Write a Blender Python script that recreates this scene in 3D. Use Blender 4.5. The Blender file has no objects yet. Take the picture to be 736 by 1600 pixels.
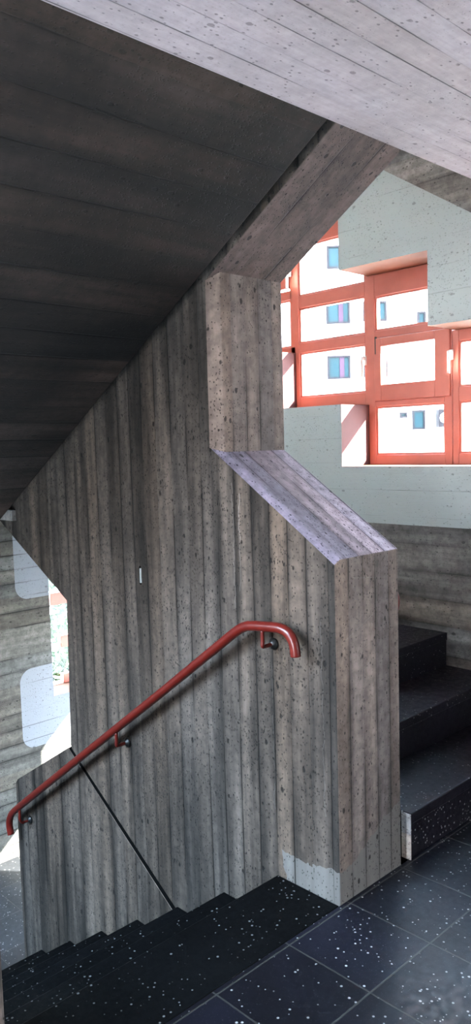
import bpy, bmesh, math, random
from mathutils import Vector, Matrix
random.seed(7)
S = bpy.context.scene
COL = S.collection

# ------------------------------------------------------------------ helpers
def link(o, parent=None):
    COL.objects.link(o)
    if parent is not None:
        o.parent = parent
    return o

def mesh_obj(name, bm, mats, parent=None, bevel=0.0, smooth=False, segs=2):
    bmesh.ops.recalc_face_normals(bm, faces=bm.faces[:])
    me = bpy.data.meshes.new(name)
    bm.to_mesh(me); bm.free()
    for m in (mats if isinstance(mats, (list, tuple)) else [mats]):
        me.materials.append(m)
    if smooth:
        for p in me.polygons: p.use_smooth = True
    o = bpy.data.objects.new(name, me)
    link(o, parent)
    if bevel > 0:
        b = o.modifiers.new('bevel', 'BEVEL'); b.width = bevel; b.segments = segs
        b.limit_method = 'ANGLE'; b.angle_limit = math.radians(35)
    return o

def add_box(bm, x0, x1, y0, y1, z0, z1, mi=0):
    v = [bm.verts.new((x, y, z)) for x in (x0, x1) for y in (y0, y1) for z in (z0, z1)]
    fs = []
    for q in ((0,1,3,2),(4,6,7,5),(0,4,5,1),(2,3,7,6),(0,2,6,4),(1,5,7,3)):
        f = bm.faces.new([v[i] for i in q]); f.material_index = mi; fs.append(f)
    return v, fs

def box(name, x0, x1, y0, y1, z0, z1, mat, parent=None, bevel=0.0):
    bm = bmesh.new(); add_box(bm, x0, x1, y0, y1, z0, z1)
    return mesh_obj(name, bm, mat, parent, bevel)

def add_prism(bm, poly, y0, y1, mi_face=0, mi_side=0):
    """poly in XZ, extruded from y0 to y1"""
    a = [bm.verts.new((x, y0, z)) for x, z in poly]
    b = [bm.verts.new((x, y1, z)) for x, z in poly]
    f = bm.faces.new(a); f.material_index = mi_face
    f = bm.faces.new(b[::-1]); f.material_index = mi_face
    n = len(poly)
    for i in range(n):
        f = bm.faces.new((a[i], b[i], b[(i+1) % n], a[(i+1) % n]))
        f.material_index = mi_side[i] if isinstance(mi_side, (list, tuple)) else mi_side

def prism(name, poly, y0, y1, mats, parent=None, bevel=0.0, mi_side=0):
    bm = bmesh.new(); add_prism(bm, poly, y0, y1, 0, mi_side)
    return mesh_obj(name, bm, mats, parent, bevel)

def add_tube(bm, pts, r, n=14, caps=True):
    pts = [Vector(p) for p in pts]
    rings = []
    up = Vector((0, 1, 0.001))
    for i, p in enumerate(pts):
        if i == 0: t = pts[1]-p
        elif i == len(pts)-1: t = p-pts[-2]
        else: t = (pts[i+1]-p).normalized() + (p-pts[i-1]).normalized()
        t.normalize()
        u = up - up.dot(t)*t
        if u.length < .05:
            u = Vector((1, 0, 0)) - t.x*t
        u.normalize(); w = t.cross(u)
        rings.append([bm.verts.new(p + r*(math.cos(2*math.pi*k/n)*u + math.sin(2*math.pi*k/n)*w)) for k in range(n)])
    for a, b in zip(rings, rings[1:]):
        for k in range(n):
            bm.faces.new((a[k], a[(k+1) % n], b[(k+1) % n], b[k]))
    if caps:
        bm.faces.new(rings[0][::-1]); bm.faces.new(rings[-1])

def smooth_path(pts, n=6):
    """Catmull-Rom resampling"""
    P = [Vector(p) for p in pts]; out = []
    for i in range(len(P)-1):
        p0 = P[max(i-1, 0)]; p1 = P[i]; p2 = P[i+1]; p3 = P[min(i+2, len(P)-1)]
        for k in range(n):
            t = k/n
            out.append(.5*((2*p1)+(p2-p0)*t+(2*p0-5*p1+4*p2-p3)*t*t+(3*p1-p0-3*p2+p3)*t**3))
    out.append(P[-1]); return out

def empty(name, loc, label, cat, group=None, kind=None):
    o = bpy.data.objects.new(name, None); o.location = loc; o.empty_display_size = .1
    link(o); tag(o, label, cat, group, kind); return o

def tag(o, label=None, cat=None, group=None, kind=None):
    if label: o['label'] = label
    if cat: o['category'] = cat
    if group: o['group'] = group
    if kind: o['kind'] = kind
    return o

def structure(o, label, cat):
    return tag(o, label, cat, None, 'structure')

def to_local(bm, root):
    bmesh.ops.translate(bm, verts=bm.verts[:], vec=-root.location)

# ------------------------------------------------------------------ material helpers
class NT:
    def __init__(self, name):
        self.m = bpy.data.materials.new(name); self.m.use_nodes = True
        self.t = self.m.node_tree; self.n = self.t.nodes; self.l = self.t.links
        self.n.clear()
        self.out = self.n.new('ShaderNodeOutputMaterial')
        self.b = self.n.new('ShaderNodeBsdfPrincipled')
        self.l.new(self.b.outputs[0], self.out.inputs[0])
    def set(self, sock, v):
        if isinstance(v, bpy.types.NodeSocket): self.l.new(v, sock)
        else: sock.default_value = v
    def math(self, op, a, b=None, c=None, clamp=False):
        nd = self.n.new('ShaderNodeMath'); nd.operation = op; nd.use_clamp = clamp
        self.set(nd.inputs[0], a)
        if b is not None: self.set(nd.inputs[1], b)
        if c is not None: self.set(nd.inputs[2], c)
        return nd.outputs[0]
    def pos(self):
        tc = self.n.new('ShaderNodeTexCoord'); return tc.outputs['Object']
    def dot(self, a, v):
        nd = self.n.new('ShaderNodeVectorMath'); nd.operation = 'DOT_PRODUCT'
        self.set(nd.inputs[0], a); nd.inputs[1].default_value = v
        return nd.outputs['Value']
    def comb(self, x, y, z):
        nd = self.n.new('ShaderNodeCombineXYZ')
        for i, v in enumerate((x, y, z)): self.set(nd.inputs[i], v)
        return nd.outputs[0]
    def noise(self, vec, scale=1., detail=3., rough=.55):
        nd = self.n.new('ShaderNodeTexNoise'); self.set(nd.inputs['Vector'], vec)
        nd.inputs['Scale'].default_value = scale; nd.inputs['Detail'].default_value = detail
        nd.inputs['Roughness'].default_value = rough
        return nd.outputs[0]
    def white(self, v):
        nd = self.n.new('ShaderNodeTexWhiteNoise'); nd.noise_dimensions = '1D'
        self.set(nd.inputs['W'], v); return nd.outputs['Value']
    def white2(self, vec):
        nd = self.n.new('ShaderNodeTexWhiteNoise'); nd.noise_dimensions = '3D'
        self.set(nd.inputs['Vector'], vec); return nd.outputs['Value']
    def vor(self, vec, scale=1.):
        nd = self.n.new('ShaderNodeTexVoronoi'); self.set(nd.inputs['Vector'], vec)
        nd.inputs['Scale'].default_value = scale
        sep = self.n.new('ShaderNodeSeparateColor'); self.l.new(nd.outputs['Color'], sep.inputs[0])
        return nd.outputs['Distance'], sep.outputs[0], sep.outputs[1]
    def rng(self, v, a, b, c=0., d=1., smooth=True):
        nd = self.n.new('ShaderNodeMapRange'); nd.interpolation_type = 'SMOOTHSTEP' if smooth else 'LINEAR'
        self.set(nd.inputs['Value'], v)
        for k, x in (('From Min', a), ('From Max', b), ('To Min', c), ('To Max', d)): self.set(nd.inputs[k], x)
        return nd.outputs[0]
    def mix(self, f, a, b, mode='MIX'):
        nd = self.n.new('ShaderNodeMix'); nd.data_type = 'RGBA'; nd.blend_type = mode
        self.set(nd.inputs[0], f); self.set(nd.inputs[6], a); self.set(nd.inputs[7], b)
        return nd.outputs[2]
    def scale(self, col, f):
        nd = self.n.new('ShaderNodeVectorMath'); nd.operation = 'SCALE'
        if not isinstance(col, bpy.types.NodeSocket): col = tuple(col)[:3]
        self.set(nd.inputs[0], col); self.set(nd.inputs['Scale'], f); return nd.outputs[0]
    def bump(self, h, strength=.5, dist=.01):
        nd = self.n.new('ShaderNodeBump'); nd.inputs['Strength'].default_value = strength
        nd.inputs['Distance'].default_value = dist
        self.set(nd.inputs['Height'], h); self.l.new(nd.outputs[0], self.b.inputs['Normal'])
    def finish(self, col, rough=.8, spec=.3):
        self.set(self.b.inputs['Base Color'], col); self.set(self.b.inputs['Roughness'], rough)
        self.b.inputs['Specular IOR Level'].default_value = spec
        return self.m

def rgba(c): return (c[0], c[1], c[2], 1.)

def concrete(name, base, U, V, w, seed=0., contrast=.5, streak=.5, line=1., pits=1., warp=.35,
             paint=None, patch=None, relief=1., blotch=1., tint=1., moist=.4, linew=.0044, edgedark=.38):
    """board-marked concrete; U = direction across the boards, V = along them"""
    t = NT(name); P = t.pos()
    u = t.dot(P, U); v = t.dot(P, V)
    N = Vector(U).cross(Vector(V)); nn = t.dot(P, N)
    uw = t.math('ADD', t.math('DIVIDE', u, w), seed)
    wob = t.noise(t.comb(t.math('MULTIPLY', u, 3.1), seed, t.math('MULTIPLY', v, .25)), 1., 2.)
    uw = t.math('ADD', uw, t.math('MULTIPLY', t.math('SUBTRACT', wob, .5), warp*2))
    fl = t.math('FLOOR', uw); fr = t.math('FRACT', uw)
    rnd = t.white(t.math('ADD', fl, seed*3.7))
    rnd2 = t.white(t.math('ADD', fl, seed*1.9+51.3))
    edge = t.math('MULTIPLY', t.math('MINIMUM', fr, t.math('SUBTRACT', 1., fr)), w)
    # joints come and go along their length
    pres = t.noise(t.comb(t.math('MULTIPLY', t.math('FLOOR', t.math('ADD', uw, .5)), 5.3), t.math('MULTIPLY', v, 1.6), seed), 1., 3.)
    pres = t.rng(pres, .40, .60, .12, 1.)
    lw = t.math('MULTIPLY', pres, linew)
    ln = t.math('MULTIPLY', t.rng(edge, 0., t.math('ADD', lw, .0012), 1., 0.), pres)
    ln = t.math('MULTIPLY', ln, line)
    # colour variation
    s1 = t.noise(t.comb(t.math('MULTIPLY', u, 11.), t.math('MULTIPLY', v, .75), t.math('ADD', nn, seed)), 1., 5., .6)
    s2 = t.noise(t.comb(t.math('MULTIPLY', u, 2.2), t.math('MULTIPLY', v, 1.3), t.math('ADD', nn, seed+9.)), 1., 4.)
    s3 = t.noise(t.comb(t.math('MULTIPLY', u, 90.), t.math('MULTIPLY', v, 9.), t.math('ADD', t.math('MULTIPLY', nn, 30.), seed)), 1., 3.)
    s4 = t.noise(P, 26., 5., .65)
    tone = t.math('ADD', 1., t.math('MULTIPLY', t.math('SUBTRACT', rnd, .5), contrast))
    tone = t.math('MULTIPLY', tone, t.rng(s1, .30, .70, 1.-streak*.75, 1.+streak*.6))
    tone = t.math('MULTIPLY', tone, t.rng(s2, .30, .70, 1.-moist*.7, 1.+moist*.5))
    tone = t.math('MULTIPLY', tone, t.rng(s3, .25, .75, .93, 1.07))
    tone = t.math('MULTIPLY', tone, t.math('SUBTRACT', 1., t.math('MULTIPLY', t.rng(edge, .0, .026, edgedark, 0.), t.rng(pres, .1, 1., .35, 1.))))
    tone = t.math('MULTIPLY', tone, t.rng(s4, .30, .70, 1.-.26*blotch, 1.+.24*blotch))
    warm = t.mix(rnd2, (1.08, 1., .90, 1.), (.95, 1., 1.03, 1.))
    col = t.mix(tint, rgba(base), t.mix(1., rgba(base), warm, 'MULTIPLY'))
    if patch:      # lime runs and scratches
        xx = t.dot(P, (1, 0, 0)); zz = t.dot(P, (0, 0, 1)); yy = t.dot(P, (0, 1, 0))
        mk = 0.
        for x0, z0, z1, w_, sd in ((-.485, .98, 1.46, .0022, 1.), (-.452, 1.05, 1.42, .0018, 5.), (-.30, .25, .80, .0018, 9.), (-.062, .30, 1.0, .0015, 14.)):
            nz = t.noise(t.comb(sd, t.math('MULTIPLY', zz, 9.), sd), 1., 4.)
            dx = t.math('ABSOLUTE', t.math('ADD', t.math('SUBTRACT', xx, x0), t.math('MULTIPLY', t.math('SUBTRACT', nz, .5), .05)))
            k = t.math('MULTIPLY', t.rng(dx, w_*.4, w_*1.6, 1., 0.), t.math('MULTIPLY', t.math('GREATER_THAN', zz, z0), t.math('LESS_THAN', zz, z1)))
            k = t.math('MULTIPLY', k, t.math('LESS_THAN', yy, .002))
            mk = t.math('MAXIMUM', k, mk)
        for y0, z0, sl, ln_, w_ in ((.05, .925, .40, .17, .0022), (.10, 1.135, -.12, .20, .0022), (.16, .80, .9, .10, .0018)):
            q = t.math('SUBTRACT', yy, y0)
            dz = t.math('ABSOLUTE', t.math('SUBTRACT', t.math('SUBTRACT', zz, z0), t.math('MULTIPLY', q, sl)))
            k = t.math('MULTIPLY', t.rng(dz, w_*.5, w_*1.5, 1., 0.), t.math('MULTIPLY', t.math('GREATER_THAN', q, 0.), t.math('LESS_THAN', q, ln_)))
            k = t.math('MULTIPLY', k, t.math('GREATER_THAN', xx, -.004))
            mk = t.math('MAXIMUM', k, mk)
        col = t.mix(t.math('MULTIPLY', mk, .4), col, (.22, .195, .175, 1.))
    pm = 0.
    linef = ln; pitk = 1.
    if patch:       # smooth cement repair low on the wall
        pn = t.noise(P, 4.5, 4., .6)
        z = t.dot(P, (0, 0, 1))
        y = t.dot(P, (0, 1, 0)); x = t.dot(P, (1, 0, 0))
        top = t.math('ADD', t.math('MULTIPLY', t.math('SUBTRACT', pn, .5), .16), .115)
        top = t.math('ADD', top, t.math('MULTIPLY', t.rng(y, .0, .36, -.0, 1.), .12))
        low = t.math('LESS_THAN', z, top)
        low = t.math('MULTIPLY', low, t.math('GREATER_THAN', x, t.math('ADD', -.36, t.math('MULTIPLY', pn, .2))))
        low = t.math('MULTIPLY', low, .75)
        col = t.mix(low, col, (.135, .126, .116, 1.))
        tone = t.math('ADD', t.math('MULTIPLY', tone, t.math('SUBTRACT', 1., low)), low)
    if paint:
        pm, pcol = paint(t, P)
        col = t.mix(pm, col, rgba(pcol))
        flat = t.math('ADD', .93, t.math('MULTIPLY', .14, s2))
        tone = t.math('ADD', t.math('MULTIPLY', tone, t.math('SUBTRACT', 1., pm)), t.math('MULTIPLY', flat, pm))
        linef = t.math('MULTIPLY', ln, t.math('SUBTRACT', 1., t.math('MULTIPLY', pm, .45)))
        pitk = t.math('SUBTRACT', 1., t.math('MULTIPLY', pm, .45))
    col = t.scale(col, tone)
    # bug holes
    pv = t.comb(t.math('MULTIPLY', u, 1.25), t.math('MULTIPLY', v, .8), nn)
    dens = t.noise(P, 2.6, 3.)
    d1, r1, g1 = t.vor(pv, 22.)
    d2, r2, g2 = t.vor(pv, 58.)
    wob2 = t.math('MULTIPLY', t.math('SUBTRACT', t.noise(P, 120., 2.), .5), .18)
    th1 = t.rng(dens, .35, .65, .82, .42)
    th2 = t.rng(dens, .35, .65, .78, .34)
    p1 = t.math('MULTIPLY', t.math('GREATER_THAN', r1, th1), t.rng(t.math('ADD', d1, wob2), t.math('MULTIPLY', g1, .16), t.math('ADD', t.math('MULTIPLY', g1, .20), .06), 1., 0.))
    p2 = t.math('MULTIPLY', t.math('GREATER_THAN', r2, th2), t.rng(t.math('ADD', d2, wob2), t.math('MULTIPLY', g2, .22), t.math('ADD', t.math('MULTIPLY', g2, .22), .10), 1., 0.))
    d3, r3, g3 = t.vor(pv, 130.)
    p3 = t.math('MULTIPLY', t.math('GREATER_THAN', r3, t.rng(dens, .35, .65, .88, .62)), t.rng(d3, .18, .42, .8, 0.))
    p3 = t.math('MULTIPLY', p3, blotch)
    pit = t.math('MULTIPLY', t.math('MULTIPLY', t.math('MAXIMUM', t.math('MAXIMUM', p1, p2), p3), pits), pitk, clamp=True)
    col = t.mix(t.math('MULTIPLY', linef, .86), col, rgba([c*.09 for c in base]))
    col = t.mix(t.math('MULTIPLY', pit, .85), col, rgba([c*.06 for c in base]))
    h = t.math('MULTIPLY', t.math('SUBTRACT', rnd2, .5), .8*relief)
    h = t.math('SUBTRACT', h, t.math('MULTIPLY', linef, 1.2))
    h = t.math('SUBTRACT', h, t.math('MULTIPLY', pit, 1.0))
    h = t.math('ADD', h, t.math('MULTIPLY', s3, .18))
    h = t.math('ADD', h, t.math('MULTIPLY', s4, .30))
    h = t.math('ADD', h, t.math('MULTIPLY', s1, .5*relief))
    t.bump(h, .7, .005)
    return t.finish(col, .82, .25)

def terrazzo(name, base=(.0026, .0026, .0052), grid=None, off=(0., 0.), rough=.38, spec=.40, chips=1.):
    t = NT(name); P = t.pos()
    d, r, g = t.vor(P, 85.)
    chip = t.math('MULTIPLY', t.math('GREATER_THAN', r, .80), t.rng(d, t.math('MULTIPLY', g, .30), t.math('ADD', t.math('MULTIPLY', g, .30), .12), 1., 0.))
    d2, r2, g2 = t.vor(P, 190.)
    chip2 = t.math('MULTIPLY', t.math('GREATER_THAN', r2, .80), t.rng(d2, .12, .38, 1., 0.))
    d3, r3, g3 = t.vor(P, 46.)
    chip3 = t.math('MULTIPLY', t.math('GREATER_THAN', r3, .962), t.rng(d3, .04, .13, 1., 0.))
    n = t.noise(P, 3., 4.); n2 = t.noise(P, 40., 3.)
    col = t.scale(rgba(base), t.rng(n, .3, .7, .7, 1.5))
    col = t.mix(t.math('MULTIPLY', chip2, .5), col, tuple(c*chips*chips for c in (.05, .05, .056))+(1.,))
    col = t.mix(t.math('MULTIPLY', chip, .8), col, tuple(c*chips for c in (.30, .29, .28))+(1.,))
    col = t.mix(t.math('MULTIPLY', chip3, .9), col, tuple(c*chips for c in (.55, .53, .50))+(1.,))
    h = t.math('MULTIPLY', n2, .15)
    if grid:
        ux = t.math('DIVIDE', t.math('SUBTRACT', t.dot(P, (1, 0, 0)), off[0]), grid)
        uy = t.math('DIVIDE', t.math('SUBTRACT', t.dot(P, (0, 1, 0)), off[1]), grid)
        tid = t.comb(t.math('FLOOR', ux), t.math('FLOOR', uy), 3.)
        rt = t.white2(tid)
        col = t.scale(col, t.rng(rt, 0., 1., .75, 1.3))
        def e(q):
            f = t.math('FRACT', q); return t.math('MULTIPLY', t.math('MINIMUM', f, t.math('SUBTRACT', 1., f)), grid)
        ed = t.math('MINIMUM', e(ux), e(uy))
        ed = t.math('ADD', ed, t.math('MULTIPLY', t.math('SUBTRACT', t.noise(P, 60., 3.), .5), .0022))
        j = t.rng(ed, .0018, .0038, 1., 0.)
        col = t.mix(t.math('MULTIPLY', j, .85), col, (.032, .030, .027, 1.))
        h = t.math('SUBTRACT', h, t.math('MULTIPLY', j, .6))
    t.bump(h, .35, .003)
    return t.finish(col, t.rng(n2, .3, .7, rough-.06, rough+.08), spec)

def plain(name, c, rough=.5, spec=.4, metal=0., var=.1, sc=8.):
    t = NT(name); P = t.pos(); n = t.noise(P, sc, 4.)
    t.b.inputs['Metallic'].default_value = metal
    return t.finish(t.scale(rgba(c), t.rng(n, .3, .7, 1.-var, 1.+var)), rough, spec)

def glass_mat(name):
    m = bpy.data.materials.new(name); m.use_nodes = True; nt = m.node_tree; nt.nodes.clear()
    out = nt.nodes.new('ShaderNodeOutputMaterial'); mx = nt.nodes.new('ShaderNodeMixShader')
    tr = nt.nodes.new('ShaderNodeBsdfTransparent'); gl = nt.nodes.new('ShaderNodeBsdfGlossy')
    tr.inputs[0].default_value = (.96, .98, .97, 1.); gl.inputs['Roughness'].default_value = .02
    fr = nt.nodes.new('ShaderNodeLayerWeight'); fr.inputs[0].default_value = .5
    pw = nt.nodes.new('ShaderNodeMath'); pw.operation = 'POWER'; pw.inputs[1].default_value = 5.
    mr = nt.nodes.new('ShaderNodeMapRange'); mr.inputs['To Min'].default_value = .02; mr.inputs['To Max'].default_value = .7
    nt.links.new(fr.outputs['Facing'], pw.inputs[0]); nt.links.new(pw.outputs[0], mr.inputs['Value'])
    nt.links.new(mr.outputs[0], mx.inputs[0]); nt.links.new(tr.outputs[0], mx.inputs[1]); nt.links.new(gl.outputs[0], mx.inputs[2])
    nt.links.new(mx.outputs[0], out.inputs[0]); return m

# ------------------------------------------------------------------ paint shapes
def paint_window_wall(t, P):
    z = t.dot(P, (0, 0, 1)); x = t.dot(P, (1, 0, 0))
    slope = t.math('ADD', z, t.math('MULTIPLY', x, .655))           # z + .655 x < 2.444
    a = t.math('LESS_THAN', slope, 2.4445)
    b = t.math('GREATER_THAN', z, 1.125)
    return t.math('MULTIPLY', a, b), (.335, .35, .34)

def rbox(t, y, z, y0, y1, z0, z1, r):
    cy, cz, hy, hz = (y0+y1)/2, (z0+z1)/2, (y1-y0)/2-r, (z1-z0)/2-r
    qy = t.math('SUBTRACT', t.math('ABSOLUTE', t.math('SUBTRACT', y, cy)), hy)
    qz = t.math('SUBTRACT', t.math('ABSOLUTE', t.math('SUBTRACT', z, cz)), hz)
    my = t.math('MAXIMUM', qy, 0.); mz = t.math('MAXIMUM', qz, 0.)
    d = t.math('SQRT', t.math('ADD', t.math('MULTIPLY', my, my), t.math('MULTIPLY', mz, mz)))
    return t.math('LESS_THAN', d, r)

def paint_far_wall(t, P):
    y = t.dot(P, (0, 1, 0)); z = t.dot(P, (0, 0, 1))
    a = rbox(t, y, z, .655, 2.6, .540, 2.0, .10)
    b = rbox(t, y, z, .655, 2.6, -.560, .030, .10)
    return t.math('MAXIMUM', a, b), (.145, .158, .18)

# ------------------------------------------------------------------ materials
SL = 31.*math.pi/180
WARM = (.068, .053, .0435)
M = {}
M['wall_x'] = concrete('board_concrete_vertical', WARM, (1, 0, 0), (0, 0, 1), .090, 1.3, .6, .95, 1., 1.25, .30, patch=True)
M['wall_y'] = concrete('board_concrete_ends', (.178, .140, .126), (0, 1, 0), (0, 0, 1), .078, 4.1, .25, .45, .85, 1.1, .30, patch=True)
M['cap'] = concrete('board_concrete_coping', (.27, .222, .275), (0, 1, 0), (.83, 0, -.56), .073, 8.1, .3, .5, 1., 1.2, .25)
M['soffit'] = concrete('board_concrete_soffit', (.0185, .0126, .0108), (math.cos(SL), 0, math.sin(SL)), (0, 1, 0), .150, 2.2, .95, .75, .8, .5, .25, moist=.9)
M['ceiling'] = concrete('board_concrete_ceiling', (.37, .305, .318), (1, 0, 0), (0, 1, 0), .092, .46, .05, .06, 1., .55, .12, moist=.22, linew=.0022, edgedark=.1, blotch=.3, tint=.35)
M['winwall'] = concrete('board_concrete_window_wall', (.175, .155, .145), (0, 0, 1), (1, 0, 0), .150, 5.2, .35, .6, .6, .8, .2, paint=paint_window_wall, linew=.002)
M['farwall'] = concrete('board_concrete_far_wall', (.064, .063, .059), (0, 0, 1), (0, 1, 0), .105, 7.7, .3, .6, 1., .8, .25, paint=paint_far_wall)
M['plain_concrete'] = concrete('board_concrete_plain', (.30, .28, .27), (0, 0, 1), (1, 0, 0), .12, 3.1, .3, .4, .8, .8, .25)
M['floor'] = terrazzo('terrazzo_floor', grid=.3175, off=(.017, .0355), spec=.26)
M['floor_low'] = terrazzo('terrazzo_half_landing', (.012, .013, .015), grid=.3175, off=(-2.82, .249))
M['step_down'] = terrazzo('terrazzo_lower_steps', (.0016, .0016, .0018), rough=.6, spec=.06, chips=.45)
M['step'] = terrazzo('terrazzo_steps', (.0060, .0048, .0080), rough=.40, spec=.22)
M['reveal'] = plain('reveal_red_bounce_tint', (.14, .058, .034), .75, .2, 0., .05)  # pale reveal with the red bounce off the frames put into its colour
M['reveal_side'] = plain('reveal_side_shade_tint', (.085, .032, .030), .75, .2, 0., .05)  # sides of the same reveal, coloured redder and darker for their shadow band
M['red_frame'] = plain('red_window_paint', (.44, .120, .085), .42, .4, 0., .06)
M['red_rail'] = plain('red_rail_paint', (.10, .0085, .0055), .30, .5, 0., .12, 30.)
M['black'] = plain('black_cast_iron', (.010, .010, .010), .35, .5, 0., .2)
M['white_metal'] = plain('white_handle', (.80, .78, .74), .35, .5)
M['joint'] = plain('dark_joint_sealant', (.003, .003, .003), .95, .02)
M['glass'] = glass_mat('window_glass')
M['render'] = plain('white_render', (.82, .81, .80), .9, .1, 0., .03)
M['cyan_pane'] = plain('facade_glass', (.0042, .016, .021), .3, .1, 0., .15, 2.)
M['purple'] = plain('facade_shutter', (.017, .0078, .016), .7, .1)
M['grey_frame'] = plain('facade_window_frame', (.0065, .005, .007), .7, .1)
M['leaf'] = plain('leaf_green', (.0035, .0125, .0015), .7, .05, 0., .5, 3.)
M['bark'] = plain('bark', (.09, .06, .04), .9, .1)
M['pale_paint'] = plain('pale_bounce_paint', (.66, .67, .65), .8, .2, 0., .06)  # added so unseen faces bounce sun on to the window wall
M['ground'] = plain('paving_outside', (.42, .41, .39), .9, .1, 0., .15, 1.)
M['roof'] = plain('clay_roof_tiles', (.5, .16, .08), .8, .1)

# ------------------------------------------------------------------ floor and landings
structure(box('floor', .0, 3.5, -3.5, 1.715, -.22, 0., M['floor']),
          'dark speckled terrazzo floor tiles of the landing in the foreground', 'floor')
structure(box('floor_half_landing', -3.44, -2.1, -1.247, 1.715, -1.50, -1.323, M['floor_low']),
          'bluish tiled half landing floor at the foot of the lower stairs', 'floor')
structure(box('floor_lower', -2.1, 3.5, .0, 1.715, -2.75, -2.6, M['floor_low']),
          'dark tiled floor of the level below', 'floor')

# ------------------------------------------------------------------ the spine wall with its openings
def spine_wall():
    T = .367; c = .03
    main = [  # (x,z) at depth c and behind , (x,z) on the front face
        ((0, -.35), (0, -.35)),
        ((0, 1.207), (0, 1.192)),
        ((-.548, 1.575), (-.597, 1.590)),
        ((-.548, 2.250), (-.597, 2.224)),
        ((.04, 2.607), (.04, 2.607)),
        ((.04, 4.6), (.04, 4.6)),
        ((-3.2, 4.6), (-3.2, 4.6)),
        ((-3.2, 1.33), (-3.2, 1.33)),
        ((-2.52, 1.33), (-2.52, 1.33)),
        ((-1.688, .863), (-1.688, .863)),
        ((-1.712, .125), (-1.712, .125)),
        ((-1.700, .105), (-1.700, .105)),
        ((-.895, -.412), (-.895, -.412)),
        ((-.80, -.62), (-.80, -.62)),
        ((-.50, -.42), (-.50, -.42)),
    ]
    bm = bmesh.new()
    f = [bm.verts.new((b[0], 0, b[1])) for a, b in main]
    m = [bm.verts.new((a[0], c, a[1])) for a, b in main]
    k = [bm.verts.new((a[0], T, a[1])) for a, b in main]
    bm.faces.new(f); bm.faces.new(k[::-1]).material_index = 4  # hidden back face made pale as a reflector for the window wall
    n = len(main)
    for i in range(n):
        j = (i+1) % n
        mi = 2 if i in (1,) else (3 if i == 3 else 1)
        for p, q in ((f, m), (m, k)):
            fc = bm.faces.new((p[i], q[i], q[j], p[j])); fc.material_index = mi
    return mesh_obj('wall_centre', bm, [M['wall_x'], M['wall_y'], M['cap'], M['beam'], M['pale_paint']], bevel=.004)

M['beam'] = concrete('board_concrete_beam', (.108, .077, .072), (0, 1, 0), (.85, 0, .53), .150, 6.2, .25, .35, .9, 1.5, .2)
structure(spine_wall(), 'rough board-marked concrete wall between the two stair flights with a sloping coping', 'wall')

low = [(-1.738, .103), (-2.288, -.222), (-2.312, -.25), (-2.312, -1.32), (-.95, -1.32), (-.72, -.75), (-.921, -.430)]
structure(prism('wall_parapet', low, .0, .360, [M['wall_x'], M['wall_y']], bevel=.002, mi_side=1),
          'lower grey concrete parapet beside the stairs below the dark diagonal joint', 'wall')
structure(prism('trim_1', [(-1.710, .118), (-1.736, .102), (-.921, -.432), (-.892, -.414)], .003, .35, M['joint']),
          'dark diagonal joint running down the concrete wall to the steps', 'joint')

# ------------------------------------------------------------------ sloping soffit of the flight overhead
def zs(x): return 1.205 + .600*(x+2.296)
sof = [(.045, 2.602), (-2.52, zs(-2.52)), (-3.6, zs(-2.52)), (-3.6, 1.40), (-2.4, 1.40), (-.35, 2.80), (.045, 2.80)]
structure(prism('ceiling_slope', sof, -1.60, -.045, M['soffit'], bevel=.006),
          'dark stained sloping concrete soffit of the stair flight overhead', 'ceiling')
structure(box('ceiling', .045, 3.9, -3.9, 2.05, 2.6, 2.82, M['ceiling']),
          'pinkish grey board-marked concrete ceiling over the landing', 'ceiling')
sof2 = [(.043, 2.68), (.043, 2.82), (-2.5, 4.35), (-3.44, 4.35), (-3.44, 4.12), (-2.5, 4.12)]
structure(prism('ceiling_upper_slope', sof2, .39, 1.71, M['pale_paint']),  # unseen underside, made pale to add bounced light
          'underside of the next stair flight above the window', 'ceiling')
structure(box('ceiling_roof', -4.1, .2, -1.25, 2.1, 4.6, 4.8, M['plain_concrete']), 'concrete roof slab over the stairwell', 'ceiling')
structure(box('ceiling_half_landing', -3.44, -2.15, -.022, 1.71, 1.235, 1.29, M['plain_concrete']),
          'concrete slab of the upper half landing', 'ceiling')

# ------------------------------------------------------------------ stair flights
RISE, TREAD = .189, .302
dn = empty('staircase', (-1.2, -.62, -.66), 'dark terrazzo stairs going down along the concrete wall with the red handrail', 'stairs', kind='thing')
for n in range(0, 7):
    x1 = .0 if n == 0 else -.294-TREAD*(n-1)
    x0 = -.294-TREAD*n
    if n == 0:
        x0, x1 = -.294, -.002
    z = -RISE*n
    if n == 7: break
    bm = bmesh.new()
    # tread slab with a slightly proud nosing and a riser set back below it
    add_box(bm, x0, x1+(.03 if n else 0), -1.244, -.003, z-.045, z)
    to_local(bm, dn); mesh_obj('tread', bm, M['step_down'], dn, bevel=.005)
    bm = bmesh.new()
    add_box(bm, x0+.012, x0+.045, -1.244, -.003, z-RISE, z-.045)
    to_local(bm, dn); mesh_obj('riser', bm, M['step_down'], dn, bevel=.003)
bm = bmesh.new()
add_prism(bm, [(-.02, -.06), (-.02, -.45), (-2.05, -1.66), (-2.05, -1.34)]+[p for n in range(6, 0, -1) for p in ((-.294-TREAD*(n-1)-.255, -RISE*n-.046), (-.294-TREAD*(n-1)+.044, -RISE*n-.046))]+[(-.24, -.06)], -1.24, -.006)
to_local(bm, dn); mesh_obj('stair_slab', bm, M['plain_concrete'], dn)

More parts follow.
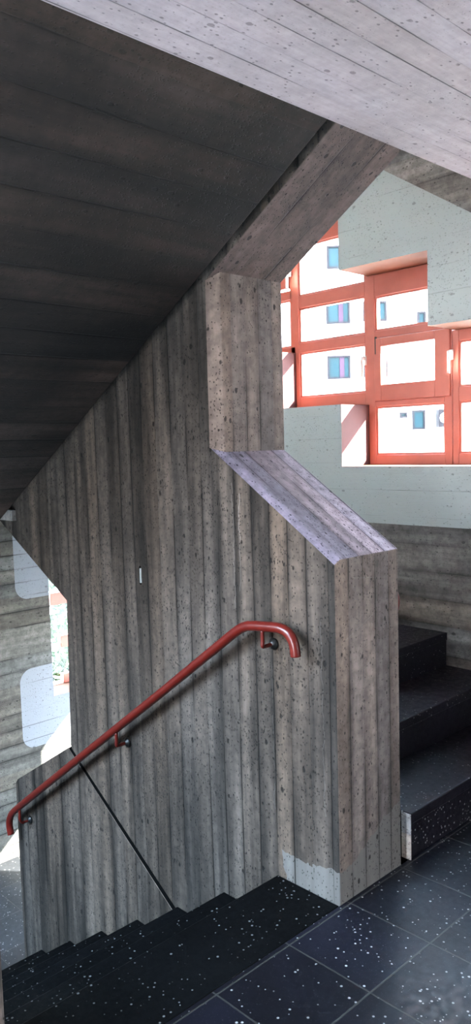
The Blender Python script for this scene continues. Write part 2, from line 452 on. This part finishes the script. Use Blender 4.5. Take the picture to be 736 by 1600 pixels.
up = empty('staircase', (-.9, 1.07, .6), 'dark terrazzo stairs climbing behind the concrete pillar under the red window', 'stairs', kind='thing')
R2, T2 = .183, .310
for n in range(1, 8):
    xf = .010-T2*(n-1)
    z = R2*n
    bm = bmesh.new()
    add_box(bm, xf-T2-.03 if n < 7 else xf-T2, xf, .42, 1.713, z-.045, z)
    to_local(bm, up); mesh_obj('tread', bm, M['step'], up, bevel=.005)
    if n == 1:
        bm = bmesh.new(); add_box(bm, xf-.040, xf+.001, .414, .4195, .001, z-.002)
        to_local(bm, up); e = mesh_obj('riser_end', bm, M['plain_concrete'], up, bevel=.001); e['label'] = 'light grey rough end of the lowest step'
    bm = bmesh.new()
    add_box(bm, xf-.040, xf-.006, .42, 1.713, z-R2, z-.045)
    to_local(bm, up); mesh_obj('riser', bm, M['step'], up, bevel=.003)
bm = bmesh.new()
poly = [(-.04, -.2)]
for n in range(1, 8):
    xf = .010-T2*(n-1)-.041
    poly += [(xf, R2*n-.046-(R2-.046 if n == 1 else 0)) if False else (xf, R2*(n-1)+.001 if n > 1 else .0), (xf, R2*n-.046)]
    if n < 7: poly += [(xf-T2+.002, R2*n-.046)]
poly2 = [poly[0]]
for p in poly[1:]:
    poly2.append(p)
poly2 += [(-2.14, R2*7-.046), (-2.14, 1.05)]
# simple saw-tooth cleaned
saw = [(-.032, -.2)]
for n in range(1, 8):
    xf = .010-T2*(n-1)-.042
    saw.append((xf, R2*n-.047))
    if n < 7: saw.append((xf-T2, R2*n-.047))
saw += [(-2.14, R2*7-.047), (-2.14, 1.02)]
bm = bmesh.new(); add_prism(bm, saw, .455, 1.712)
to_local(bm, up); mesh_obj('stair_slab', bm, M['joint'], up)

# ------------------------------------------------------------------ window wall with its stepped opening
Y2, YO = 1.715, 2.06
def stepped_wall():
    # outer outline (XZ) and holes handled by vertical strips between the x stations
    xs = [-3.74, -3.25, -2.5, -1.92, -1.32, -.72, .25, 1.35, 2.85, 3.6]
    ZB, ZT = -2.9, 4.7
    def solids(a, b):
        m = (a+b)/2; op = []
        # upper stepped window
        if -2.5 < m < -1.92: op.append((2.206, 3.40))
        if -1.92 < m < -1.32: op.append((1.826, 3.00))
        if -1.32 < m < -.72: op.append((1.455, 2.61))
        if -.72 < m < .25: op.append((1.455, 2.212))
        # lower window by the half landing
        if -3.25 < m < -1.92: op.append((-.98, .50))
        if -1.92 < m < -1.32: op.append((-.98, .16))
        if 1.35 < m < 2.85: op.append((.75, 2.25))
        op.sort(); z = ZB; r = []
        for o in op: r.append((z, o[0])); z = o[1]
        r.append((z, ZT)); return r, op
    bm = bmesh.new()
    eps = 1e-6
    vd = {}
    def V(x, y, z):
        k = (round(x, 4), round(y, 4), round(z, 4))
        if k not in vd: vd[k] = bm.verts.new((x, y, z))
        return vd[k]
    def face(pts, mi):
        try:
            f = bm.faces.new([V(*p) for p in pts]); f.material_index = mi
        except ValueError: pass
    cols = [solids(a, b) for a, b in zip(xs, xs[1:])]
    for (a, b), (sol, op) in zip(zip(xs, xs[1:]), cols):
        for z0, z1 in sol:
            face([(a, Y2, z0), (b, Y2, z0), (b, Y2, z1), (a, Y2, z1)], 0)
            face([(a, YO, z0), (a, YO, z1), (b, YO, z1), (b, YO, z0)], 2)
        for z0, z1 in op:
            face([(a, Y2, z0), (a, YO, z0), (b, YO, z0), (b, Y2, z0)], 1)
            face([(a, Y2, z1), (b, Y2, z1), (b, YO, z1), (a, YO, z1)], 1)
    # vertical reveals: wherever open on one side and solid on the other
    for i in range(1, len(xs)-1):
        x = xs[i]
        zs_ = sorted({z for s in (cols[i-1], cols[i]) for o in s[1] for z in o})
        for z0, z1 in zip(zs_, zs_[1:]):
            mz = (z0+z1)/2
            l = any(o[0] < mz < o[1] for o in cols[i-1][1]); r = any(o[0] < mz < o[1] for o in cols[i][1])
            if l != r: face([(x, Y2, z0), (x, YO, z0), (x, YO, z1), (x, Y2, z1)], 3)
    for x in (xs[0], xs[-1]):
        face([(x, Y2, ZB), (x, YO, ZB), (x, YO, ZT), (x, Y2, ZT)], 0)
    me = bpy.data.meshes.new('wall_window'); bm.normal_update()
    bm.to_mesh(me); bm.free()
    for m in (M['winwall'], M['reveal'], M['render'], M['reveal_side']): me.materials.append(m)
    o = bpy.data.objects.new('wall_window', me); link(o); return o
structure(stepped_wall(), 'pale grey painted concrete wall with a stepped window opening above the climbing stairs', 'wall')

# ------------------------------------------------------------------ red stepped window
FY0, FY1 = 1.995, 2.045
def bars(bm, lst, y0=FY0, y1=FY1):
    for x0, x1, z0, z1 in lst: add_box(bm, x0, x1, y0, y1, z0, z1)

win = bpy.data.objects.new('window_1', None); link(win)
structure(win, 'red painted timber window frame stepping up with the stairs', 'window')
bm = bmesh.new()
bars(bm, [
    # column beyond the pillar
    (-2.50, -2.44, 2.206, 3.40), (-2.50, -1.92, 2.206, 2.25), (-2.50, -1.92, 3.34, 3.40), (-2.44, -1.945, 2.565, 2.625),
    (-1.962, -1.888, 1.826, 3.40),
    # first visible column
    (-1.888, -1.345, 2.900, 3.00), (-1.888, -1.345, 2.497, 2.575), (-1.888, -1.345, 2.203, 2.266), (-1.888, -1.345, 1.826, 1.906),
    (-1.345, -1.272, 1.455, 3.00),
    # second visible column
    (-1.272, -.745, 2.480, 2.61), (-1.272, -.745, 2.228, 2.272), (-1.272, -.790, 1.812, 1.845), (-1.272, -.790, 1.455, 1.515),
    (-.790, -.742, 1.455, 2.61), (-.738, -.700, 1.455, 2.212),
    # third column
    (-.700, .25, 2.152, 2.212), (-.700, .25, 1.813, 1.893), (-.700, .25, 1.455, 1.518), (-.26, -.20, 1.455, 2.212), (.19, .25, 1.455, 2.212),
])
mesh_obj('frame', bm, M['red_frame'], win, bevel=.004)
# glazing beads: thin inner lips around the fixed panes
def bead(bm, x0, x1, z0, z1, t=.012, y0=2.005, y1=2.035):
    bars(bm, [(x0, x0+t, z0, z1), (x1-t, x1, z0, z1), (x0+t, x1-t, z0, z0+t), (x0+t, x1-t, z1-t, z1)], y0, y1)
panes = [(-2.44, -1.962, 2.25, 2.565), (-1.888, -1.345, 2.575, 2.900), (-1.888, -1.345, 2.266, 2.497), (-1.888, -1.345, 1.906, 2.203),
         (-1.272, -.790, 2.272, 2.480), (-1.272, -.790, 1.515, 1.812), (-.700, -.26, 1.893, 2.152), (-.700, -.26, 1.518, 1.813),
         (-.20, .19, 1.893, 2.152), (-.20, .19, 1.518, 1.813)]
bm = bmesh.new()
for p in panes: bead(bm, *p)
mesh_obj('glazing_bead', bm, M['red_frame'], win)
for x0, x1, z0, z1 in panes:
    box('pane', x0+.002, x1-.002, 2.017, 2.023, z0+.002, z1-.002, M['glass'], win)
def handle(parent, x, z, s=1.):
    bm = bmesh.new()
    add_box(bm, x-.011, x+.011, FY0-.022, FY0-.012, z-.028, z+.028)
    add_tube(bm, smooth_path([(x, FY0-.018, z+.012), (x, FY0-.045, z+.014), (x+.004, FY0-.052, z+.0), (x+.004, FY0-.052, z-.105)], 4), .009, 10)
    return mesh_obj('handle', bm, M['white_metal'], parent, smooth=True)
def sash(x0, x1, z0, z1, wl, wr, wb, wt, hx=None, hz=None):
    bm = bmesh.new()
    bars(bm, [(x0, x0+wl, z0, z1), (x1-wr, x1, z0, z1), (x0+wl, x1-wr, z0, z0+wb), (x0+wl, x1-wr, z1-wt, z1)], FY0-.014, FY1-.006)
    o = mesh_obj('sash', bm, M['red_frame'], win, bevel=.004)
    box('pane', x0+wl, x1-wr, 2.010, 2.016, z0+wb, z1-wt, M['glass'], o)
    if hx is not None: handle(o, hx, hz)
    return o
s1 = sash(-1.268, -.748, 1.846, 2.224, .048, .098, .098, .050)
s2 = sash(-2.436, -1.966, 2.640, 3.336, .05, .075, .060, .05)
handle(s2, -1.945, 2.74); handle(s1, -.736, 2.075)
h3 = handle(win, -1.338, 2.10)
bm = bmesh.new(); add_box(bm, -1.262, -1.256, FY0-.016, FY0+.0, 2.13, 2.235)
mesh_obj('catch', bm, M['black'], win)

# lower stepped window beside the half landing (lets the sun on to the far wall)
w4 = bpy.data.objects.new('window_2', None); link(w4)
structure(w4, 'stepped window beside the half landing', 'window')
bm = bmesh.new()
bars(bm, [(-3.25, -3.19, -.98, .50), (-3.25, -1.32, -.98, -.94), (-3.25, -1.92, .46, .50), (-1.94, -1.92, .12, .46), (-1.92, -1.32, .12, .16), (-1.36, -1.32, -.98, .12)], 2.0, 2.05)
mesh_obj('frame', bm, M['red_frame'], w4, bevel=.004)
box('pane', -3.19, -1.94, 2.02, 2.026, -.94, .46, M['glass'], w4)
box('pane', -1.92, -1.36, 2.02, 2.026, -.94, .12, M['glass'], w4)

# landing window out to the right
w3 = bpy.data.objects.new('window_3', None); link(w3)
structure(w3, 'landing window further along the window wall', 'window')
bm = bmesh.new()
bars(bm, [(1.35, 1.41, .75, 2.25), (2.79, 2.85, .75, 2.25), (1.41, 2.79, .75, .81), (1.41, 2.79, 2.19, 2.25), (2.07, 2.13, .81, 2.19)], 2.0, 2.05)
mesh_obj('frame', bm, M['red_frame'], w3, bevel=.004)
box('pane', 1.41, 2.07, 2.02, 2.026, .81, 2.19, M['glass'], w3)
box('pane', 2.13, 2.79, 2.02, 2.026, .81, 2.19, M['glass'], w3)

# ------------------------------------------------------------------ far wall and its window
def wall_far():
    bm = bmesh.new()
    X0, X1 = -3.74, -3.44
    add_box(bm, X0, X1, -1.65, .924, -2.9, 4.6)
    add_box(bm, X0, X1, .924, 1.6, -2.9, -.222)
    add_box(bm, X0, X1, .924, 1.6, 1.02, 4.6)
    add_box(bm, X0, X1, 1.6, 1.715, -2.9, 4.6)
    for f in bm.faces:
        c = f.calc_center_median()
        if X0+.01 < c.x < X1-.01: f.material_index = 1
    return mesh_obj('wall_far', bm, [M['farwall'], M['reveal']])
structure(wall_far(), 'horizontally board-marked far wall with pale blue rounded painted shapes', 'wall')
w5 = bpy.data.objects.new('window_4', None); link(w5)
structure(w5, 'narrow red framed window in the far wall with green leaves outside', 'window')
bm = bmesh.new()
for y0, y1, z0, z1 in ((1.07, 1.60, .405, .50), (1.145, 1.60, .060, .155), (1.155, 1.60, -.222, -.150), (1.07, 1.60, .93, 1.02), (1.54, 1.60, -.222, 1.02)):
    add_box(bm, -3.725, -3.675, y0, y1, z0, z1)
mesh_obj('frame', bm, M['red_frame'], w5, bevel=.004)
bm = bmesh.new()
for y0, y1, z0, z1 in ((.924, 1.07, .97, 1.02), (.924, 1.60, -.222, -.205), (1.07, 1.145, .075, .095)):
    add_box(bm, -3.72, -3.68, y0, y1, z0, z1)
mesh_obj('inner_frame', bm, M['white_metal'], w5)
box('pane', -3.703, -3.697, .924, 1.54, -.205, .97, M['glass'], w5)

# ------------------------------------------------------------------ remaining shell (beside and behind the viewer)
structure(prism('wall_left', [(-3.44, -2.9), (.0, -2.9), (.0, -.002), (.0, .92), (-.12, .92), (-2.15, -.36), (-3.44, -.36)], -1.26, -1.247-.0, [M['wall_x'], M['wall_y']], bevel=.002, mi_side=1),
          'concrete parapet along the outer edge of the lower stairs', 'wall')
structure(box('wall_left_upper', -3.44, .045, -1.25, -1.15, 2.85, 4.6, M['plain_concrete']), 'concrete wall beside the flight overhead', 'wall')
def wall_well():
    bm = bmesh.new()
    add_box(bm, -3.74, .0, -6.35, -6.0, -2.9, 3.15)
    add_box(bm, -.25, .0, -6.0, -3.9, -2.9, 2.6)
    add_box(bm, -3.74, -3.44, -6.0, -1.65, -2.9, 2.2)
    return mesh_obj('wall_well', bm, M['farwall'])
structure(wall_well(), 'outer wall of the open light well beside the stairs', 'wall')
def wall_west():
    bm = bmesh.new()
    add_box(bm, -.25, .0, -3.5, -2.7, .0, 2.6)
    add_box(bm, -.25, .0, -2.7, -1.262, .0, .92)
    return mesh_obj('wall_west', bm, M['wall_y'])
structure(wall_west(), 'concrete wall at the left of the landing', 'wall')
def wall_rear():
    bm = bmesh.new()
    add_box(bm, -.25, .15, -3.9, -3.5, -.22, 2.6)
    add_box(bm, .85, 3.9, -3.9, -3.5, -.22, 2.6)
    add_box(bm, .15, .85, -3.9, -3.5, -.22, .4)
    add_box(bm, .15, .85, -3.9, -3.5, 2.3, 2.6)
    return mesh_obj('wall_rear', bm, M['ceiling'])
structure(wall_rear(), 'pale concrete wall behind the viewer with a narrow opening', 'wall')
def wall_right():
    bm = bmesh.new()
    add_box(bm, 3.5, 3.9, -3.5, -.1, -.22, 2.6)
    add_box(bm, 3.5, 3.9, 1.5, 1.715, -.22, 2.6)
    add_box(bm, 3.5, 3.9, -.1, 1.5, -.22, .3)
    add_box(bm, 3.5, 3.9, -.1, 1.5, 2.5, 2.6)
    return mesh_obj('wall_right', bm, M['plain_concrete'])
structure(wall_right(), 'pale concrete wall at the right end of the landing', 'wall')
structure(box('wall_stairwell', .045, .25, .36, 2.06, 2.82, 4.6, M['plain_concrete']), 'concrete wall closing the upper stairwell', 'wall')

# ------------------------------------------------------------------ handrails
def bracket(root, x, zr, zw, yr, yw, sgn):
    """arm from the underside of the rail, bent into a round wall plate"""
    bm = bmesh.new()
    add_tube(bm, smooth_path([(x, yr, zr), (x, yr, zr-.040), (x, yr-sgn*.0, zr-.058), (x-.004, yr+sgn*.016, zw), (x-.004, yw-sgn*.008, zw)], 5), .0075, 10)
    to_local(bm, root); arm = mesh_obj('bracket', bm, M['red_rail'], root, smooth=True)
    bm = bmesh.new()
    n = 20; prof = [(0., .021), (.004, .023), (.010, .020), (.016, .011), (.019, .008)]
    rings = []
    for d, r in prof:
        rings.append([bm.verts.new((x-.004+r*math.cos(2*math.pi*k/n), yw-sgn*d, zw+r*math.sin(2*math.pi*k/n))) for k in range(n)])
    for a, b in zip(rings, rings[1:]):
        for k in range(n): bm.faces.new((a[k], a[(k+1) % n], b[(k+1) % n], b[k]))
    bm.faces.new(rings[0]); bm.faces.new(rings[-1])
    to_local(bm, root); mesh_obj('wall_plate', bm, M['black'], arm, smooth=True)

hr = empty('handrail', (-1.2, -.03, .27), 'red tubular handrail on black wall plates running down the concrete wall', 'handrail')
yr = -.065
path = [(-2.269, yr, -.512), (-2.281, yr, -.475), (-2.280, yr, -.440), (-2.262, yr, -.402), (-2.228, yr, -.368)]
path = smooth_path(path, 4) + [Vector((-2.174, yr, -.327)), Vector((-1.555, yr, .110)), Vector((-.886, yr, .580)), Vector((-.430, yr, .906)), Vector((-.402, yr, .924)), Vector((-.380, yr, .936)), Vector((-.352, yr, .946))]
path += smooth_path([(-.318, yr, .951), (-.217, yr, .960), (-.185, yr, .959), (-.158, yr, .950), (-.138, yr, .930), (-.127, yr, .903), (-.124, yr, .872)], 5)
bm = bmesh.new(); add_tube(bm, path, .0185, 20); to_local(bm, hr)
mesh_obj('rail_tube', bm, M['red_rail'], hr, smooth=True)
bracket(hr, -.281, .940, .878, yr, 0., 1)
bracket(hr, -1.215, .330, .268, yr, 0., 1)
bracket(hr, -2.157, -.330, -.412, yr, 0., 1)

hr2 = empty('handrail', (-.6, .40, 1.3), 'red handrail end just showing behind the concrete pillar edge', 'handrail')
y2 = .367+.065
path = smooth_path([(-.068, y2, .955), (-.060, y2, .985), (-.062, y2, 1.012), (-.081, y2, 1.036), (-.112, y2, 1.045)], 5) + \
       smooth_path([(-.17, y2, 1.047), (-.22, y2, 1.058), (-.26, y2, 1.080)], 4) + [Vector((-2.0, y2, 2.11-.02))]
bm = bmesh.new(); add_tube(bm, path, .0185, 18); to_local(bm, hr2)
mesh_obj('rail_tube', bm, M['red_rail'], hr2, smooth=True)
bracket(hr2, -.20, 1.04, .985, y2, .367, -1)
bracket(hr2, -1.20, 1.63, 1.575, y2, .367, -1)

hook = empty('wall_pin', (-1.069, .0, 1.05), 'short bright metal strip sticking out of the dark concrete wall above the handrail', 'metal pin')
bm = bmesh.new(); add_box(bm, -.0015, .0015, -.008, .004, -.032, .032); mesh_obj('strip', bm, M['pale_paint'], hook, bevel=.001)
bm = bmesh.new(); add_box(bm, -.012, -.003, -.002, .004, -.040, .040); mesh_obj('slot', bm, M['joint'], hook)

# ------------------------------------------------------------------ outside
structure(box('ground', -40, 40, -40, 40, -6.2, -6.0, M['ground']), 'pale paving outside far below the windows', 'ground')
FH = Vector((-.7217, .6922, 0)); RH = Vector((.6922, .7217, 0))
F0 = Vector((-9.172, 8.345, 0.))
bl = empty('building', F0, 'white rendered apartment house across the street with small blue windows', 'building', kind='thing')
bl.rotation_euler = (0, 0, math.atan2(RH.y, RH.x))
def fbox(name, s0, s1, d0, d1, z0, z1, mat, parent, bevel=0.):   # s along facade, d towards the viewer
    bm = bmesh.new(); add_box(bm, s0, s1, -d1, -d0, z0, z1); return mesh_obj(name, bm, mat, parent, bevel)
fbox('facade', -4.6, 9., -5., 0., -6., 9.5, M['render'], bl)
fbox('roof', -4.9, 9.3, -5.3, .35, 9.5, 9.8, M['roof'], bl)
def fwindow(s0, s1, z0, z1, mid=None, pane='cyan_pane'):
    bm = bmesh.new(); t = .035
    for a in ((s0, s0+t, z0, z1), (s1-t, s1, z0, z1), (s0+t, s1-t, z0, z0+t), (s0+t, s1-t, z1-t, z1)):
        add_box(bm, a[0], a[1], -.05, .0, a[2], a[3])
    f = mesh_obj('facade_window', bm, M['grey_frame'], bl)
    fbox('pane', s0+t, s1-t, .0, .02, z0+t, z1-t, M[pane], f)
    if mid: fbox('shutter', mid[0], mid[1], .02, .045, z0+t, z1-t, M['purple'], f)
fwindow(1.83, 2.27, 4.82, 5.235, (2.05, 2.14))
fwindow(1.80, 2.245, 3.81, 4.225, (2.03, 2.115))
fwindow(1.805, 2.24, 2.787, 3.222, (2.035, 2.122))
fwindow(2.49, 2.93, 3.84, 4.20, (2.72, 2.80))
fwindow(2.49, 2.93, 2.797, 3.195, (2.72, 2.80))
fwindow(3.50, 3.66, 3.76, 3.99)
fwindow(3.15, 3.30, 2.02, 2.13)
fwindow(3.39, 3.635, 1.80, 2.165)
fwindow(3.84, 3.93, 2.80, 3.03)
ac = empty('air_conditioner', F0 + RH*3.94 - FH*.16, 'small air conditioner unit on the white house wall', 'air conditioner')
ac.rotation_euler = bl.rotation_euler
bm = bmesh.new(); add_box(bm, -.11, .11, -.12, .13, 1.83, 2.16); mesh_obj('casing', bm, M['grey_frame'], ac, bevel=.01)
bm = bmesh.new()
for r in (.035, .065, .09):
    add_tube(bm, [(r*math.cos(a*math.pi/10), -.125, 2.0+r*math.sin(a*math.pi/10)) for a in range(21)], .006, 6, caps=False)
mesh_obj('fan_grille', bm, M['white_metal'], ac)
bm = bmesh.new(); add_box(bm, -.09, -.07, .13, .158, 1.86, 2.12); mesh_obj('mounting', bm, M['black'], ac)

# unseen block added outside to keep the sun out of the landing openings
structure(box('sun_block_wall', 6.0, 7.6, -5., 6., -6., 6.5, M['plain_concrete']), 'unseen wall block added outside to stop the sun', 'wall')

def tree(x, y, z0, h, rad, label, seed):
    rnd = random.Random(seed)
    r = empty('tree', (x, y, z0), label, 'tree')
    bm = bmesh.new(); add_tube(bm, [(0, 0, 0), (.05, .02, h*.45), (0, .06, h*.9)], .07, 8); mesh_obj('trunk', bm, M['bark'], r)
    bm = bmesh.new()
    for i in range(3200):
        while True:
            p = Vector((rnd.uniform(-1, 1), rnd.uniform(-1, 1), rnd.uniform(-1, 1)))
            if .25 < p.length < 1: break
        p = Vector((p.x*rad, p.y*rad, h*.62 + p.z*h*.42))
        a = Vector((rnd.gauss(0, 1), rnd.gauss(0, 1), rnd.gauss(0, 1))).normalized()
        b = a.cross(Vector((rnd.gauss(0, 1), rnd.gauss(0, 1), rnd.gauss(0, 1)))).normalized()
        s = rnd.uniform(.05, .10)
        vs = [bm.verts.new(p+a*s), bm.verts.new(p+b*s*.45), bm.verts.new(p-a*s), bm.verts.new(p-b*s*.45)]
        bm.faces.new(vs)
    mesh_obj('foliage', bm, M['leaf'], r)
tree(-7.2, 3.45, -6., 6.6, .95, 'leafy green tree just outside the narrow far window', 3)

# ------------------------------------------------------------------ light
w = bpy.data.worlds.new('sky'); S.world = w; w.use_nodes = True
nt = w.node_tree; nt.nodes.clear()
wo = nt.nodes.new('ShaderNodeOutputWorld'); bg = nt.nodes.new('ShaderNodeBackground')
tc = nt.nodes.new('ShaderNodeTexCoord'); sp = nt.nodes.new('ShaderNodeSeparateXYZ'); rp = nt.nodes.new('ShaderNodeValToRGB')
nt.links.new(tc.outputs['Generated'], sp.inputs[0]); nt.links.new(sp.outputs[2], rp.inputs[0])
rp.color_ramp.elements[0].position = 0.; rp.color_ramp.elements[0].color = (.92, .95, 1., 1.)
rp.color_ramp.elements[1].position = .7; rp.color_ramp.elements[1].color = (.48, .73, 1., 1.)
nt.links.new(rp.outputs[0], bg.inputs[0]); bg.inputs[1].default_value = 8.0
nt.links.new(bg.outputs[0], wo.inputs[0])

sd = bpy.data.lights.new('sun', 'SUN'); sd.energy = 30.; sd.angle = .009; sd.color = (1., .95, .88)
so = bpy.data.objects.new('sun', sd); link(so)
so.rotation_euler = Vector((-1.2, -1., -.85)).to_track_quat('-Z', 'Y').to_euler()
so.location = (6, 6, 8)

def portal(name, loc, direction, sx, sy):
    l = bpy.data.lights.new(name, 'AREA'); l.shape = 'RECTANGLE'; l.size = sx; l.size_y = sy
    l.cycles.is_portal = True
    o = bpy.data.objects.new(name, l); link(o); o.location = loc
    o.rotation_euler = Vector(direction).to_track_quat('-Z', 'Z').to_euler()
portal('portal_window', (-1.1, 2.1, 2.4), (0, -1, 0), 2.8, 2.0)
portal('portal_lower', (-2.5, 2.1, -.4), (0, -1, 0), 1.5, 1.2)
portal('portal_landing', (2.1, 2.1, 1.5), (0, -1, 0), 1.5, 1.5)
portal('portal_rear', (.5, -3.95, 1.35), (0, 1, 0), .7, 1.9)
portal('portal_right', (3.95, .7, 1.4), (-1, 0, 0), 1.6, 2.2)
portal('portal_well', (-1.9, -3.4, 2.75), (0, .25, -1), 3.6, 4.6)

# ------------------------------------------------------------------ camera
cd = bpy.data.cameras.new('camera'); co = bpy.data.objects.new('camera', cd); link(co)
R = Vector((.69360545, .71979724, -.02834457)); U = Vector((-.04123052, .07895227, .99602539)); F = Vector((-.71917419, .68967998, -.08443933))
mw = Matrix(((R.x, U.x, -F.x, 1.65458873), (R.y, U.y, -F.y, -2.03692652), (R.z, U.z, -F.z, 1.6), (0, 0, 0, 1)))
co.matrix_world = mw
cd.sensor_fit = 'VERTICAL'; cd.sensor_height = 36.; cd.lens = 1230.3/1600*36.
cd.clip_start = .05
S.camera = co
S.view_settings.view_transform = 'Standard'
S.view_settings.look = 'None'
S.view_settings.gamma = 1.; S.view_settings.use_curve_mapping = False
S.view_settings.exposure = 2.75
S.cycles.use_denoising = True
S.cycles.max_bounces = 10; S.cycles.diffuse_bounces = 6; S.cycles.transparent_max_bounces = 16
S.cycles.sample_clamp_indirect = 12.
